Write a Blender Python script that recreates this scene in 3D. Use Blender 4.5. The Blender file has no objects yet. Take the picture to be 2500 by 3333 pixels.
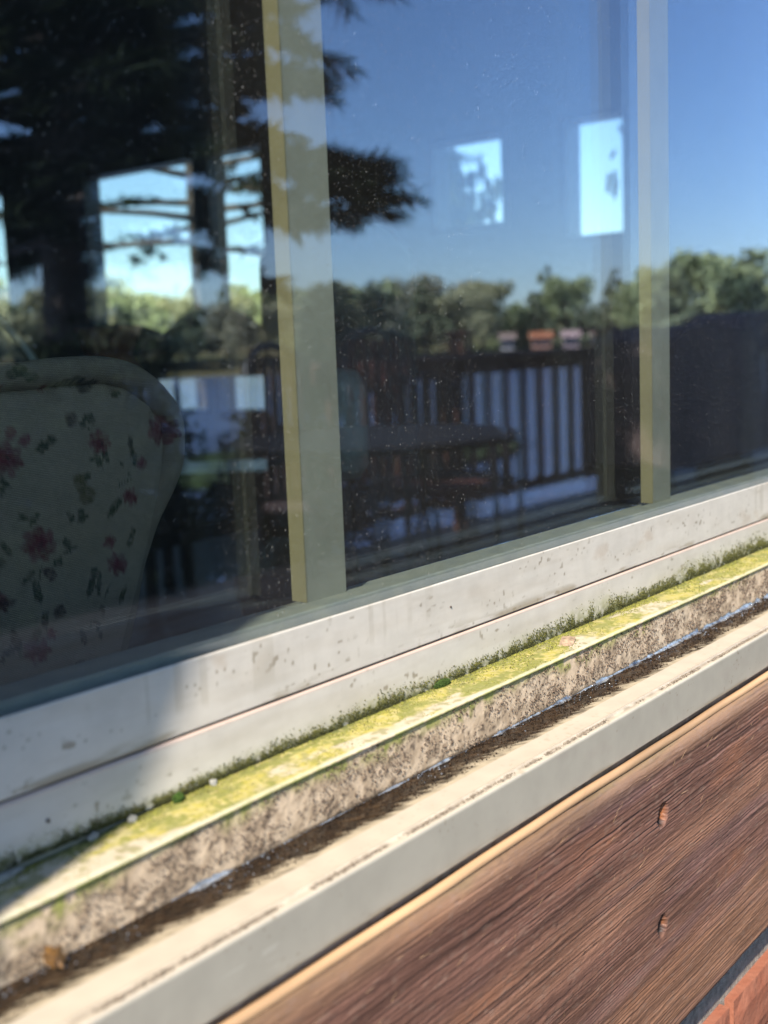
import bpy, math, random
import numpy as np
from mathutils import Matrix, Vector, Euler
random.seed(7)
RS = np.random.RandomState(11)
S = bpy.context.scene
COL = S.collection
PI = math.pi
# ------------------------------------------------------------------ camera, light, exposure
H = 1.13
R3 = ((0.61921519, 0.13245838, -0.77396855), (-0.78426516, 0.05569986, -0.61792045), (-0.0387388, 0.9896223, 0.13837269))
cam_d = bpy.data.cameras.new("camera"); cam = bpy.data.objects.new("camera", cam_d); COL.objects.link(cam)
m4 = Matrix(R3).to_4x4(); m4.translation = Vector((0, -0.45, H)); cam.matrix_world = m4
cam_d.sensor_fit = 'VERTICAL'; cam_d.sensor_height = 36.0; cam_d.sensor_width = 27.0
cam_d.lens = 3836 / 3333 * 36
cam_d.clip_start = 0.02; cam_d.clip_end = 3000
cam_d.dof.use_dof = True; cam_d.dof.focus_distance = 0.86; cam_d.dof.aperture_fstop = 6.8
S.camera = cam
SUN_EL, SUN_AZ = math.radians(42), math.radians(25)          # azimuth measured off the wall, from -X towards -Y
sdir = Vector((-math.cos(SUN_EL) * math.cos(SUN_AZ), -math.cos(SUN_EL) * math.sin(SUN_AZ), math.sin(SUN_EL)))
W = bpy.data.worlds.new("World"); S.world = W; W.use_nodes = True
wn = W.node_tree; wn.nodes.clear()
sky = wn.nodes.new("ShaderNodeTexSky"); sky.sky_type = 'NISHITA'; sky.sun_disc = False
sky.sun_elevation = SUN_EL; sky.sun_rotation = math.atan2(sdir.x, sdir.y)
sky.altitude = 300; sky.air_density = 1.0; sky.dust_density = 0.35; sky.ozone_density = 4.0
bgn = wn.nodes.new("ShaderNodeBackground"); bgn.inputs[1].default_value = 0.115
wo = wn.nodes.new("ShaderNodeOutputWorld")
wn.links.new(sky.outputs[0], bgn.inputs[0]); wn.links.new(bgn.outputs[0], wo.inputs[0])
sl = bpy.data.lights.new("sun", 'SUN'); sl.energy = 5.0; sl.angle = math.radians(0.55); sl.color = (1.0, 0.90, 0.78)
so = bpy.data.objects.new("sun", sl); COL.objects.link(so)
so.rotation_euler = sdir.to_track_quat('Z', 'Y').to_euler(); so.location = (-3, -3, 6)
S.view_settings.view_transform = 'Standard'; S.view_settings.look = 'None'; S.view_settings.gamma = 1
S.view_settings.use_curve_mapping = False; S.view_settings.exposure = 1.2
S.render.engine = 'CYCLES'
cy = S.cycles
cy.max_bounces = 10; cy.transparent_max_bounces = 24; cy.glossy_bounces = 6; cy.diffuse_bounces = 4
cy.caustics_reflective = False; cy.caustics_refractive = False; cy.use_denoising = True
cy.sample_clamp_indirect = 6
# ------------------------------------------------------------------ noise
def _h(ix, iy, s):
    n = (ix.astype(np.int64) * 374761393 + iy.astype(np.int64) * 668265263 + s * 1442695041) & 0x7fffffff
    n = ((n ^ (n >> 13)) * 1274126177) & 0x7fffffff
    return ((n ^ (n >> 16)) & 0xffff) / 65535.0
def vn(x, y, s=0):
    x = np.asarray(x, float); y = np.asarray(y, float)
    ix = np.floor(x); iy = np.floor(y); fx = x - ix; fy = y - iy
    fx = fx * fx * (3 - 2 * fx); fy = fy * fy * (3 - 2 * fy)
    a = _h(ix, iy, s); b = _h(ix + 1, iy, s); c = _h(ix, iy + 1, s); d = _h(ix + 1, iy + 1, s)
    return (a + (b - a) * fx) * (1 - fy) + (c + (d - c) * fx) * fy
def fbm(x, y, s=0, o=4):
    t = 0; a = .5; k = 0
    for i in range(o):
        t = t + a * vn(x * 2 ** i, y * 2 ** i, s + i * 17); k += a; a *= .5
    return t / k
def ss(a, b, x):
    t = np.clip((x - a) / (b - a), 0, 1); return t * t * (3 - 2 * t)
def mixc(a, b, t):
    t = np.asarray(t)[..., None]; return np.asarray(a) * (1 - t) + np.asarray(b) * t
# ------------------------------------------------------------------ materials
def mat(name, base=(.5, .5, .5), rough=.6, var=.15, scale=20, bump=0, bscale=200, stretch=(1, 1, 1), base2=None, spec=.5, attr=None, rattr=None, metal=0, extra=None):
    m = bpy.data.materials.new(name); m.use_nodes = True; nt = m.node_tree; N = nt.nodes; L = nt.links
    p = N["Principled BSDF"]; p.inputs["Roughness"].default_value = rough; p.inputs["Metallic"].default_value = metal
    p.inputs["Specular IOR Level"].default_value = spec
    tc = N.new("ShaderNodeTexCoord"); mp = N.new("ShaderNodeMapping"); mp.inputs["Scale"].default_value = stretch
    L.new(tc.outputs["Object"], mp.inputs[0])
    nz = N.new("ShaderNodeTexNoise"); nz.inputs["Scale"].default_value = scale; nz.inputs["Detail"].default_value = 6
    L.new(mp.outputs[0], nz.inputs["Vector"])
    mx = N.new("ShaderNodeMix"); mx.data_type = 'RGBA'
    b2 = base2 or tuple(c * (1 - var * 2) for c in base)
    mx.inputs[6].default_value = (*base, 1); mx.inputs[7].default_value = (*b2, 1)
    cr = N.new("ShaderNodeValToRGB"); cr.color_ramp.elements[0].position = .35; cr.color_ramp.elements[1].position = .68
    L.new(nz.outputs[0], cr.inputs[0]); L.new(cr.outputs[0], mx.inputs[0])
    out = mx.outputs[2]
    if attr:
        at = N.new("ShaderNodeAttribute"); at.attribute_name = attr
        mm = N.new("ShaderNodeMix"); mm.data_type = 'RGBA'; mm.blend_type = 'MULTIPLY'; mm.inputs[0].default_value = 1
        L.new(at.outputs[0], mm.inputs[6]); L.new(out, mm.inputs[7]); out = mm.outputs[2]
    L.new(out, p.inputs["Base Color"])
    if rattr:
        ar = N.new("ShaderNodeAttribute"); ar.attribute_name = rattr; L.new(ar.outputs["Fac"], p.inputs["Roughness"])
    if bump:
        n2 = N.new("ShaderNodeTexNoise"); n2.inputs["Scale"].default_value = bscale; n2.inputs["Detail"].default_value = 5
        L.new(mp.outputs[0], n2.inputs["Vector"])
        bp = N.new("ShaderNodeBump"); bp.inputs["Strength"].default_value = 1; bp.inputs["Distance"].default_value = bump
        L.new(n2.outputs[0], bp.inputs["Height"]); L.new(bp.outputs[0], p.inputs["Normal"])
    if extra: extra(nt, p)
    return m
# ------------------------------------------------------------------ mesh helpers
class MB:
    def __init__(s): s.v = []; s.f = []
    def box(s, a, b, M=None):
        n = len(s.v)
        P = [Vector((x, y, z)) for z in (a[2], b[2]) for y in (a[1], b[1]) for x in (a[0], b[0])]
        if M is not None: P = [M @ p for p in P]
        s.v += [tuple(p) for p in P]
        s.f += [tuple(n + i for i in q) for q in ((0, 2, 3, 1), (4, 5, 7, 6), (0, 1, 5, 4), (2, 6, 7, 3), (0, 4, 6, 2), (1, 3, 7, 5))]
        return s
    def tube(s, pts, r, k=8, cap=True):
        pts = [Vector(p) for p in pts]; n0 = len(s.v); rr = r if hasattr(r, '__len__') else [r] * len(pts)
        ref = Vector((0, 0, 1))
        for i, p in enumerate(pts):
            t = (pts[min(i + 1, len(pts) - 1)] - pts[max(i - 1, 0)]).normalized()
            u = t.cross(ref)
            if u.length < .05: u = t.cross(Vector((1, 0, 0)))
            u.normalize(); w = u.cross(t)
            for j in range(k):
                a = 2 * PI * j / k; s.v.append(tuple(p + (u * math.cos(a) + w * math.sin(a)) * rr[i]))
        for i in range(len(pts) - 1):
            for j in range(k):
                a = n0 + i * k + j; b = n0 + i * k + (j + 1) % k; s.f.append((a, b, b + k, a + k))
        if cap:
            s.f.append(tuple(n0 + j for j in range(k))[::-1]); e = n0 + (len(pts) - 1) * k; s.f.append(tuple(e + j for j in range(k)))
        return s
    def lathe(s, prof, c=(0, 0, 0), k=24):
        n0 = len(s.v)
        for r, z in prof:
            for j in range(k):
                a = 2 * PI * j / k; s.v.append((c[0] + r * math.cos(a), c[1] + r * math.sin(a), c[2] + z))
        for i in range(len(prof) - 1):
            for j in range(k):
                a = n0 + i * k + j; b = n0 + i * k + (j + 1) % k; s.f.append((a, b, b + k, a + k))
        return s
    def poly(s, pts): n = len(s.v); s.v += [tuple(p) for p in pts]; s.f.append(tuple(range(n, n + len(pts)))); return s
    def build(s, name, m, parent=None, smooth=False, bevel=0):
        me = bpy.data.meshes.new(name); me.from_pydata(s.v, [], s.f); me.validate()
        return link(name, me, m, parent, smooth, bevel)
def link(name, me, m, parent=None, smooth=False, bevel=0):
    if m is not None and len(me.materials) == 0: me.materials.append(m)
    if smooth: me.shade_smooth()
    o = bpy.data.objects.new(name, me); COL.objects.link(o)
    if parent: o.parent = parent
    if bevel:
        b = o.modifiers.new("bevel", 'BEVEL'); b.width = bevel; b.segments = 2; b.limit_method = 'ANGLE'
    return o
def npmesh(name, V, F, m, parent=None, col=None, rgh=None, smooth=True):
    V = np.ascontiguousarray(V, np.float32); F = np.ascontiguousarray(F, np.int32); k = F.shape[1]
    me = bpy.data.meshes.new(name); me.vertices.add(len(V)); me.vertices.foreach_set("co", V.ravel())
    me.loops.add(F.size); me.loops.foreach_set("vertex_index", F.ravel())
    me.polygons.add(len(F)); me.polygons.foreach_set("loop_start", np.arange(0, F.size, k, dtype=np.int32))
    me.polygons.foreach_set("loop_total", np.full(len(F), k, np.int32))
    me.update(calc_edges=True)
    if col is not None:
        c = np.ones((len(V), 4), np.float32); c[:, :3] = np.clip(col, 0, 1)
        a = me.color_attributes.new("col", 'FLOAT_COLOR', 'POINT'); a.data.foreach_set("color", c.ravel())
    if rgh is not None:
        a = me.attributes.new("rgh", 'FLOAT', 'POINT'); a.data.foreach_set("value", np.ascontiguousarray(rgh, np.float32))
    if smooth: me.shade_smooth()
    return link(name, me, m, parent)
def gridfaces(nx, ny):
    i = np.arange(nx - 1)[:, None] * ny + np.arange(ny - 1)[None, :]
    i = i.ravel(); return np.stack([i, i + ny, i + ny + 1, i + 1], 1)
def granules(name, P, R, C, m, parent=None, flat=1.0):
    """small irregular octahedral grains, one mesh"""
    n = len(P); base = np.array([[1, 0, 0], [-1, 0, 0], [0, 1, 0], [0, -1, 0], [0, 0, 1], [0, 0, -1]], float)
    jit = base[None] * (0.6 + 0.8 * RS.rand(n, 6, 1)) + (RS.rand(n, 6, 3) - .5) * .5
    a = RS.rand(n) * 6.28; b = RS.rand(n) * 6.28
    ca, sa, cb, sb = np.cos(a), np.sin(a), np.cos(b), np.sin(b)
    x, y, z = jit[..., 0], jit[..., 1], jit[..., 2]
    x, y = x * ca[:, None] - y * sa[:, None], x * sa[:, None] + y * ca[:, None]
    y, z = y * cb[:, None] - z * sb[:, None], y * sb[:, None] + z * cb[:, None]
    V = np.stack([x, y, z], -1) * np.asarray(R)[:, None, None] + np.asarray(P)[:, None, :]
    f = np.array([[0, 2, 4], [2, 1, 4], [1, 3, 4], [3, 0, 4], [2, 0, 5], [1, 2, 5], [3, 1, 5], [0, 3, 5]])
    F = (f[None] + np.arange(n)[:, None, None] * 6).reshape(-1, 3)
    return npmesh(name, V.reshape(-1, 3), F, m, parent, col=np.repeat(C, 6, 0), smooth=False)
def tag(o, label=None, cat=None, group=None, kind=None):
    if label: o['label'] = label
    if cat: o['category'] = cat
    if group: o['group'] = group
    if kind: o['kind'] = kind
    return o
def empty(name, loc=(0, 0, 0), rz=0):
    o = bpy.data.objects.new(name, None); COL.objects.link(o); o.location = loc; o.rotation_euler = (0, 0, rz); o.empty_display_size = .1; return o
def dup(root, loc=None, rz=None, scale=None, label=None):
    r = root.copy(); COL.objects.link(r)
    if loc is not None: r.location = loc
    if rz is not None: r.rotation_euler = (0, 0, rz)
    if scale is not None: r.scale = scale
    if label: r['label'] = label
    for c0 in list(root.children):
        c = c0.copy(); COL.objects.link(c); c.parent = r
        for g0 in c0.children:
            g = g0.copy(); COL.objects.link(g); g.parent = c
    return r
MV = mat("weathered_cream_vinyl", (1, 1, 1), .42, .05, 60, .00006, 1800, attr="col", rattr="rgh")
M_glassdirt = None
M_alu = mat("grey_green_vinyl", (.25, .25, .195), .5, .08, 30)
M_cream = mat("yellowed_vinyl", (.20, .18, .10), .5, .06, 30)
M_wood = mat("stained_board", (1, 1, 1), .48, .22, 60, .00025, 900, stretch=(.12, 1, 1), attr="col", spec=.35)
M_bead = mat("tan_bead", (.52, .33, .18), .5, .22, 40, .0004, 300, stretch=(.15, 1, 1))
M_gran = mat("grime_grain", (1, 1, 1), .85, .2, 400, attr="col", spec=.2)
M_brick = mat("red_brick", (.26, .105, .065), .85, .25, 60, .0012, 160, base2=(.24, .085, .05), spec=.2)
M_mortar = mat("grey_mortar", (.30, .27, .23), .95, .25, 120, .0015, 500, spec=.1)
M_deck = mat("dark_stained_deck", (.035, .026, .022), .6, .25, 6, .001, 80, stretch=(.1, 1, 1))
M_rail = mat("brown_stained_rail", (.17, .065, .035), .6, .25, 12, .001, 120)
M_dark = mat("black_metal", (.02, .02, .022), .45, .2, 30)
M_matt = mat("matt_black", (.02, .021, .026), .9, .2, 30, spec=.1)
M_darkwood = mat("dark_stained_wood", (.03, .018, .012), .35, .25, 20, stretch=(.2, 1, 1))
M_wall = mat("brown_siding", (.12, .06, .035), .75, .2, 10, .001, 120, stretch=(.15, 1, 1))
M_room = mat("room_plaster", (.10, .09, .075), .9, .1, 6)
M_floor = mat("room_floor", (.06, .035, .02), .5, .2, 5, stretch=(.2, 1, 1))
# ------------------------------------------------------------------ glass
def glass_mat(name, ior, tint, dust=0.0, gtint=(1, 1, 1)):
    m = bpy.data.materials.new(name); m.use_nodes = True; nt = m.node_tree; N = nt.nodes; L = nt.links
    for n in list(N): N.remove(n)
    out = N.new("ShaderNodeOutputMaterial"); mx = N.new("ShaderNodeMixShader")
    tr = N.new("ShaderNodeBsdfTransparent"); tr.inputs[0].default_value = (*tint, 1)
    gl = N.new("ShaderNodeBsdfGlossy"); gl.inputs["Roughness"].default_value = 0.0; gl.inputs[0].default_value = (*gtint, 1)
    # Fresnel of a thin sheet, computed from |cos| so both faces answer alike
    ge = N.new("ShaderNodeNewGeometry"); dt = N.new("ShaderNodeVectorMath"); dt.operation = 'DOT_PRODUCT'
    L.new(ge.outputs["Incoming"], dt.inputs[0]); L.new(ge.outputs["Normal"], dt.inputs[1])
    ab = N.new("ShaderNodeMath"); ab.operation = 'ABSOLUTE'; L.new(dt.outputs["Value"], ab.inputs[0])
    om = N.new("ShaderNodeMath"); om.operation = 'SUBTRACT'; om.inputs[0].default_value = 1; L.new(ab.outputs[0], om.inputs[1])
    pw = N.new("ShaderNodeMath"); pw.operation = 'POWER'; pw.inputs[1].default_value = 5; L.new(om.outputs[0], pw.inputs[0])
    r0 = ((ior - 1) / (ior + 1)) ** 2
    ma = N.new("ShaderNodeMath"); ma.operation = 'MULTIPLY_ADD'; ma.inputs[1].default_value = 1 - r0; ma.inputs[2].default_value = r0
    L.new(pw.outputs[0], ma.inputs[0])
    L.new(ma.outputs[0], mx.inputs[0]); L.new(tr.outputs[0], mx.inputs[1]); L.new(gl.outputs[0], mx.inputs[2])
    last = mx.outputs[0]
    if dust:
        tc = N.new("ShaderNodeTexCoord"); df = N.new("ShaderNodeBsdfDiffuse"); df.inputs[0].default_value = (.62, .60, .55, 1)
        mp = N.new("ShaderNodeMapping"); mp.inputs["Scale"].default_value = (1, 1, .62); L.new(tc.outputs["Object"], mp.inputs[0])
        acc = None
        for sc, th, amt in ((520, .085, .34), (1100, .13, .22), (150, .018, .5)):
            v = N.new("ShaderNodeTexVoronoi"); v.feature = 'F1'; v.inputs["Scale"].default_value = sc; L.new(mp.outputs[0], v.inputs["Vector"])
            sep = N.new("ShaderNodeSeparateColor"); L.new(v.outputs["Color"], sep.inputs[0])
            lt = N.new("ShaderNodeMath"); lt.operation = 'MULTIPLY'; L.new(sep.outputs[0], lt.inputs[0]); lt.inputs[1].default_value = th * 2
            cm = N.new("ShaderNodeMath"); cm.operation = 'LESS_THAN'; L.new(v.outputs["Distance"], cm.inputs[0]); L.new(lt.outputs[0], cm.inputs[1])
            g2 = N.new("ShaderNodeMath"); g2.operation = 'GREATER_THAN'; L.new(sep.outputs[1], g2.inputs[0]); g2.inputs[1].default_value = .62
            mu = N.new("ShaderNodeMath"); mu.operation = 'MULTIPLY'; L.new(cm.outputs[0], mu.inputs[0]); L.new(g2.outputs[0], mu.inputs[1])
            m2 = N.new("ShaderNodeMath"); m2.operation = 'MULTIPLY'; L.new(mu.outputs[0], m2.inputs[0]); m2.inputs[1].default_value = amt
            if acc is None: acc = m2.outputs[0]
            else:
                a = N.new("ShaderNodeMath"); a.operation = 'MAXIMUM'; L.new(acc, a.inputs[0]); L.new(m2.outputs[0], a.inputs[1]); acc = a.outputs[0]
        nz = N.new("ShaderNodeTexNoise"); nz.inputs["Scale"].default_value = 9; nz.inputs["Detail"].default_value = 8; L.new(mp.outputs[0], nz.inputs["Vector"])
        fm = N.new("ShaderNodeMath"); fm.operation = 'MULTIPLY'; fm.inputs[1].default_value = .016; L.new(nz.outputs[0], fm.inputs[0])
        ad = N.new("ShaderNodeMath"); ad.operation = 'ADD'; L.new(acc, ad.inputs[0]); L.new(fm.outputs[0], ad.inputs[1])
        am = N.new("ShaderNodeMath"); am.operation = 'MULTIPLY'; L.new(ad.outputs[0], am.inputs[0]); am.inputs[1].default_value = dust
        m3 = N.new("ShaderNodeMixShader"); L.new(am.outputs[0], m3.inputs[0]); L.new(last, m3.inputs[1]); L.new(df.outputs[0], m3.inputs[2]); last = m3.outputs[0]
    L.new(last, out.inputs[0]); return m
M_g1 = glass_mat("dusty_outer_glass", 2.05, (.945, .975, .962), 1.0, (.68, .77, 1))
M_g2 = glass_mat("inner_glass", 1.9, (.945, .975, .962), 0, (.68, .77, 1))
M_g3 = glass_mat("clear_glass", 1.45, (.95, .98, .98), 0)
# ------------------------------------------------------------------ terrain, lake, shore
def plane(name, x0, x1, y0, y1, z, m):
    return MB().poly([(x0, y0, z), (x1, y0, z), (x1, y1, z), (x0, y1, z)]).build(name, m)
def wexpr(nt, p):
    N = nt.nodes; L = nt.links
    tc = N.new("ShaderNodeTexCoord"); n = N.new("ShaderNodeTexNoise"); n.inputs["Scale"].default_value = 1.6; n.inputs["Detail"].default_value = 6
    L.new(tc.outputs["Object"], n.inputs["Vector"]); b = N.new("ShaderNodeBump"); b.inputs["Distance"].default_value = .30; b.inputs["Strength"].default_value = .8
    L.new(n.outputs[0], b.inputs["Height"]); L.new(b.outputs[0], p.inputs["Normal"])
M_water = mat("lake_water", (.12, .17, .30), .12, .1, .05, spec=.8, extra=wexpr)
tag(plane("lake", -900, 900, -900, 900, -1.6, M_water), kind='structure')
M_grass = mat("bank_grass", (.07, .10, .03), .95, .3, 3, .01, 60, spec=.1)
gb = MB()
def slab(pts, z0, z1, b):
    n = len(b.v); k = len(pts)
    b.v += [(x, y, z0) for x, y in pts] + [(x, y, z1) for x, y in pts]
    b.f.append(tuple(range(n, n + k))[::-1]); b.f.append(tuple(range(n + k, n + 2 * k)))
    b.f += [(n + i, n + (i + 1) % k, n + k + (i + 1) % k, n + k + i) for i in range(k)]
slab([(-40, -4.3), (3, -4.3), (3.4, -7.2), (4.6, -8.0), (5.9, -7.0), (6.1, -4.3), (9, 1), (9, 14), (4, 30), (-40, 30)], -1.9, -.62, gb)
tag(gb.build("ground", M_grass), kind='structure')
rings = []
NR = 160
for j, (r, z) in enumerate(((146, -2.0), (150, -1.2), (156, -.2), (175, 1.5), (230, 6), (420, 7))):
    for i in range(NR + 1):
        a = -PI * .62 + PI * 1.24 * i / NR
        w = 3 * math.sin(a * 7) + 2 * math.sin(a * 19 + 1)
        rings.append(((r + w) * math.cos(a), (r + w) * math.sin(a), z + (math.sin(a * 9) * .4 if j > 2 else 0)))
fr = [(j * (NR + 1) + i, j * (NR + 1) + i + 1, (j + 1) * (NR + 1) + i + 1, (j + 1) * (NR + 1) + i) for j in range(5) for i in range(NR)]
mb = MB(); mb.v = rings; mb.f = fr
M_shore = mat("far_bank", (.10, .12, .04), .95, .3, .06, base2=(.20, .15, .07), spec=.1)
tag(mb.build("far_shore", M_shore, smooth=True), kind='structure')
# trees of the far shore
def crown_mesh(name, seed, conif=False, n=2600, leaf=.5):
    rs = np.random.RandomState(seed)
    blobs = []
    if conif:
        for k in range(16):
            t = k / 15; rr = (1 - t) * .26 + .03
            for q in range(3):
                a = rs.rand() * 6.28; blobs.append((math.cos(a) * rr, math.sin(a) * rr, .22 + .76 * t, .10 * (1.15 - t)))
    else:
        for k in range(20):
            a = rs.rand() * 6.28; r = rs.rand() ** .6 * .30; z = .35 + rs.rand() * .48
            blobs.append((math.cos(a) * r, math.sin(a) * r, z, .10 + rs.rand() * .09))
    bl = np.array(blobs); w = bl[:, 3] ** 2; w /= w.sum()
    idx = rs.choice(len(bl), n, p=w); d = rs.randn(n, 3); d /= np.linalg.norm(d, axis=1)[:, None]
    P = bl[idx, :3] + d * bl[idx, 3:4] * (rs.rand(n, 1) ** .4)
    u = rs.randn(n, 3); u /= np.linalg.norm(u, axis=1)[:, None]; v = np.cross(u, rs.randn(n, 3)); v /= np.linalg.norm(v, axis=1)[:, None]
    s = leaf * .05 * (0.6 + .8 * rs.rand(n, 1))
    V = np.stack([P - u * s, P + v * s * .8, P + u * s, P - v * s * .8], 1).reshape(-1, 3)
    return V, np.arange(4 * n).reshape(-1, 4), rs
M_trunk = mat("grey_bark", (.12, .09, .07), .9, .25, 4)
gm = [mat("leaves_sunny", (.44, .47, .21), .8, .3, 3, base2=(.30, .34, .15)), mat("leaves_olive", (.46, .43, .22), .8, .3, 3, base2=(.32, .31, .16)), mat("leaves_deep", (.24, .27, .14), .8, .3, 3), mat("leaves_pale", (.48, .44, .26), .8, .3, 3)]
protos = []
for k in range(5):
    con = k == 2
    t = empty("shore_tree" if not con else "shore_pine", (0, 0, 0))
    V, F, _ = crown_mesh("crown", 20 + k, con)
    npmesh("crown", V, F, gm[k % 4], t, smooth=False)
    MB().tube([(0, 0, -.03), (.01, 0, .3), (0, .01, .7)], [.022, .015, .005], 6).build("trunk", M_trunk, t)
    protos.append(t)
lab_t = ["round green tree on the far shore, reflected in the pane", "olive green tree on the far shore, reflected in the pane", "dark narrow conifer on the far shore, reflected in the pane", "pale green tree on the far shore, reflected in the pane", "bright green tree on the far shore, reflected in the pane"]
rr_ = random.Random(5)
used = [False] * 5
n_t = 0
a = -72.0
while a < 72:
    for row in (0, 1):
        ad = a + rr_.uniform(-.6, .6) + row * 1.2
        r = (153 if row == 0 else 160) + rr_.uniform(-2, 2)
        k = rr_.choice([0, 0, 1, 1, 2, 3, 4, 4])
        if row == 0 and -33.5 < ad < -27: hgt_k = .8
        else: hgt_k = 1
        hgt = rr_.uniform(9.2, 11.2) * (1.0 + .12 * (1 if -27 < ad < -10 else 0)) * (0.92 if row == 0 else 1.0)
        if ad > 30: hgt *= 1.12
        hgt *= hgt_k
        loc = (r * math.cos(math.radians(ad)), r * math.sin(math.radians(ad)), -.6 + (1.0 if row else 0))
        wd = hgt * rr_.uniform(1.0, 1.3)
        if used[k]: o = dup(protos[k], loc, rr_.uniform(0, 6.28), (wd, wd, hgt))
        else: o = protos[k]; o.location = loc; o.scale = (wd, wd, hgt); used[k] = True
        tag(o, lab_t[k], "tree", "trees along the far shore of the lake"); n_t += 1
    a += 1.9
for k in range(5):
    if not used[k]: raise RuntimeError("unused proto")
# shore cottages
M_hw = [mat("salmon_wall", (.55, .25, .15), .8, .1, 1), mat("cream_wall", (.6, .5, .42), .8, .1, 1), mat("orange_roof", (.5, .17, .07), .8, .1, 1), mat("pink_wall", (.5, .32, .28), .8, .1, 1), mat("dark_window", (.03, .03, .04), .3, .1, 1), mat("tan_roof", (.36, .24, .18), .8, .1, 1)]
for k, (ad, w, lab) in enumerate(((-32.2, 1.6, "small cream cottage on the far shore, leftmost of the waterside houses"), (-30.6, 2.4, "salmon lakeside house with orange roof on the far shore"), (-29.2, 1.9, "pale pink lakeside house beside the salmon one"), (-27.9, 1.6, "cream lakeside house half hidden behind the railing post"))):
    h = empty("lake_house", (147.5 * math.cos(math.radians(ad)), 147.5 * math.sin(math.radians(ad)), .2), math.radians(ad))
    tag(h, lab, "house", "houses on the far shore")
    d = 3; hh = 1.3
    wl = MB().box((-d / 2, -w / 2, 0), (d / 2, w / 2, hh)).build("wall", M_hw[(0, 0, 3, 1)[k]] if k else M_hw[1], h)
    rb = MB(); rb.v = [(-d / 2 - .3, -w / 2 - .3, hh), (d / 2 + .3, -w / 2 - .3, hh), (d / 2 + .3, w / 2 + .3, hh), (-d / 2 - .3, w / 2 + .3, hh), (0, -w / 2 - .3, hh + .8), (0, w / 2 + .3, hh + .8)]
    rb.f = [(0, 3, 5, 4), (1, 4, 5, 2), (0, 4, 1), (3, 2, 5), (0, 1, 2, 3)]; rb.build("roof", (M_hw[5], M_hw[2], M_hw[3], M_hw[5])[k], h)
    for j in (-1, 0, 1): MB().box((-d / 2 - .06, j * w * .3 - .25, .4), (-d / 2 + .05, j * w * .3 + .25, 1.0)).build("window", M_hw[4], h)
# ------------------------------------------------------------------ deck
dk = tag(empty("deck", (0, 0, 0)), kind='structure')
dbm = None
for i in range(26):
    y = -.24 - i * .138
    if dbm is None:
        dbm = MB().box((-3, -.132, -.03), (13, 0, 0)).build("deck_board", M_deck, dk, bevel=.004); dbm.location.y = y; D0 = dbm
    else:
        c = D0.copy(); COL.objects.link(c); c.parent = dk; c.location.y = y
MB().box((-3, -3.85, -.25), (13, -3.80, -.035)).build("fascia", M_deck, dk)
YR = -3.58
rl = tag(empty("deck_railing", (0, YR, 0)), "brown wooden deck railing with flat balusters before the lake, reflected in the glass", "railing")
MB().box((4.5, -.075, 1.035), (12.6, .075, 1.07)).build("top_rail", M_rail, rl)
MB().box((4.5, -.02, .95), (12.6, .02, 1.034)).build("upper_rail", M_rail, rl)
MB().box((4.5, -.02, .17), (12.6, .02, .23)).build("bottom_rail", M_rail, rl)
P0 = None
for k in range(4, 8):
    x = 7.65 + (k - 5) * 1.8
    if P0 is None:
        P0 = MB().box((-.055, -.055, 0), (.055, .055, 1.18)).build("post", M_rail, rl, bevel=.006); P0.location.x = x; q = P0
        MB().box((-.075, -.075, 1.181), (.075, .075, 1.21)).build("post_cap", M_rail, P0, bevel=.006)
    else:
        q = P0.copy(); COL.objects.link(q); q.parent = rl; q.location.x = x
        for g in P0.children: c = g.copy(); COL.objects.link(c); c.parent = q
B0 = None
x = 4.62
while x < 12.5:
    if min(abs(x - (7.65 + (k - 5) * 1.8)) for k in range(4, 8)) > .11:
        if B0 is None: B0 = MB().box((-.036, .021, .17), (.036, .045, .97)).build("baluster", M_rail, rl); B0.location.x = x
        else: c = B0.copy(); COL.objects.link(c); c.parent = rl; c.location.x = x
    x += .205
# patio set
def patio_chair(label, loc, rz, m=M_dark, hb=1.05, red=None):
    t = tag(empty("patio_chair", loc, rz), label, "chair", "patio chairs on the deck")
    MB().box((-.25, -.24, .40), (.25, .26, .45)).build("seat", red or M_matt, t, bevel=.02)
    b = MB()
    arc = [(-.26 + .52 * i / 10, .27 + .05 * math.sin(PI * i / 10), hb - .09 + .09 * math.sin(PI * i / 10)) for i in range(11)]
    b.tube([(-.26, .25, .45)] + arc + [(.26, .25, .45)], .02, 6); b.build("back_frame", m, t, smooth=True)
    for k in range(6):
        x = -.2 + k * .08; MB().box((x - .022, .262, .46), (x + .022, .276, hb - .05)).build("slat", red or m, t)
    for sx in (-1, 1):
        MB().tube([(sx * .27, .25, .62), (sx * .28, 0, .66), (sx * .27, -.24, .63)], .02, 6).build("armrest", m, t, smooth=True)
        MB().tube([(sx * .25, .24, .44), (sx * .26, .30, 0)], .018, 6).build("leg", m, t); MB().tube([(sx * .27, -.24, .63), (sx * .26, -.26, 0)], .018, 6).build("leg", m, t)
    return t
TX, TY = 3.95, -2.72
pt = tag(empty("patio_table", (TX, TY, 0)), "round black patio table in front of the deck railing, reflected in the glass", "table")
MB().lathe([(0, .76), (.60, .76), (.62, .745), (.60, .72), (0, .72)], k=40).build("tabletop", M_matt, pt)
MB().lathe([(.045, .72), (.04, .1), (.3, .03), (.32, 0)], k=16).build("pedestal", M_dark, pt)
M_redc = mat("rust_cushion", (.16, .04, .02), .8, .2, 20)
M_brownc = mat("taupe_wicker", (.10, .06, .05), .8, .25, 80, .002, 200)
patio_chair("black patio chair on the lake side of the round table", (5.05, -3.12, 0), math.radians(200), hb=.98)
patio_chair("rust red patio chair behind the round table", (4.72, -3.05, 0), math.radians(185), hb=1.22, red=M_redc)
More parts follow.
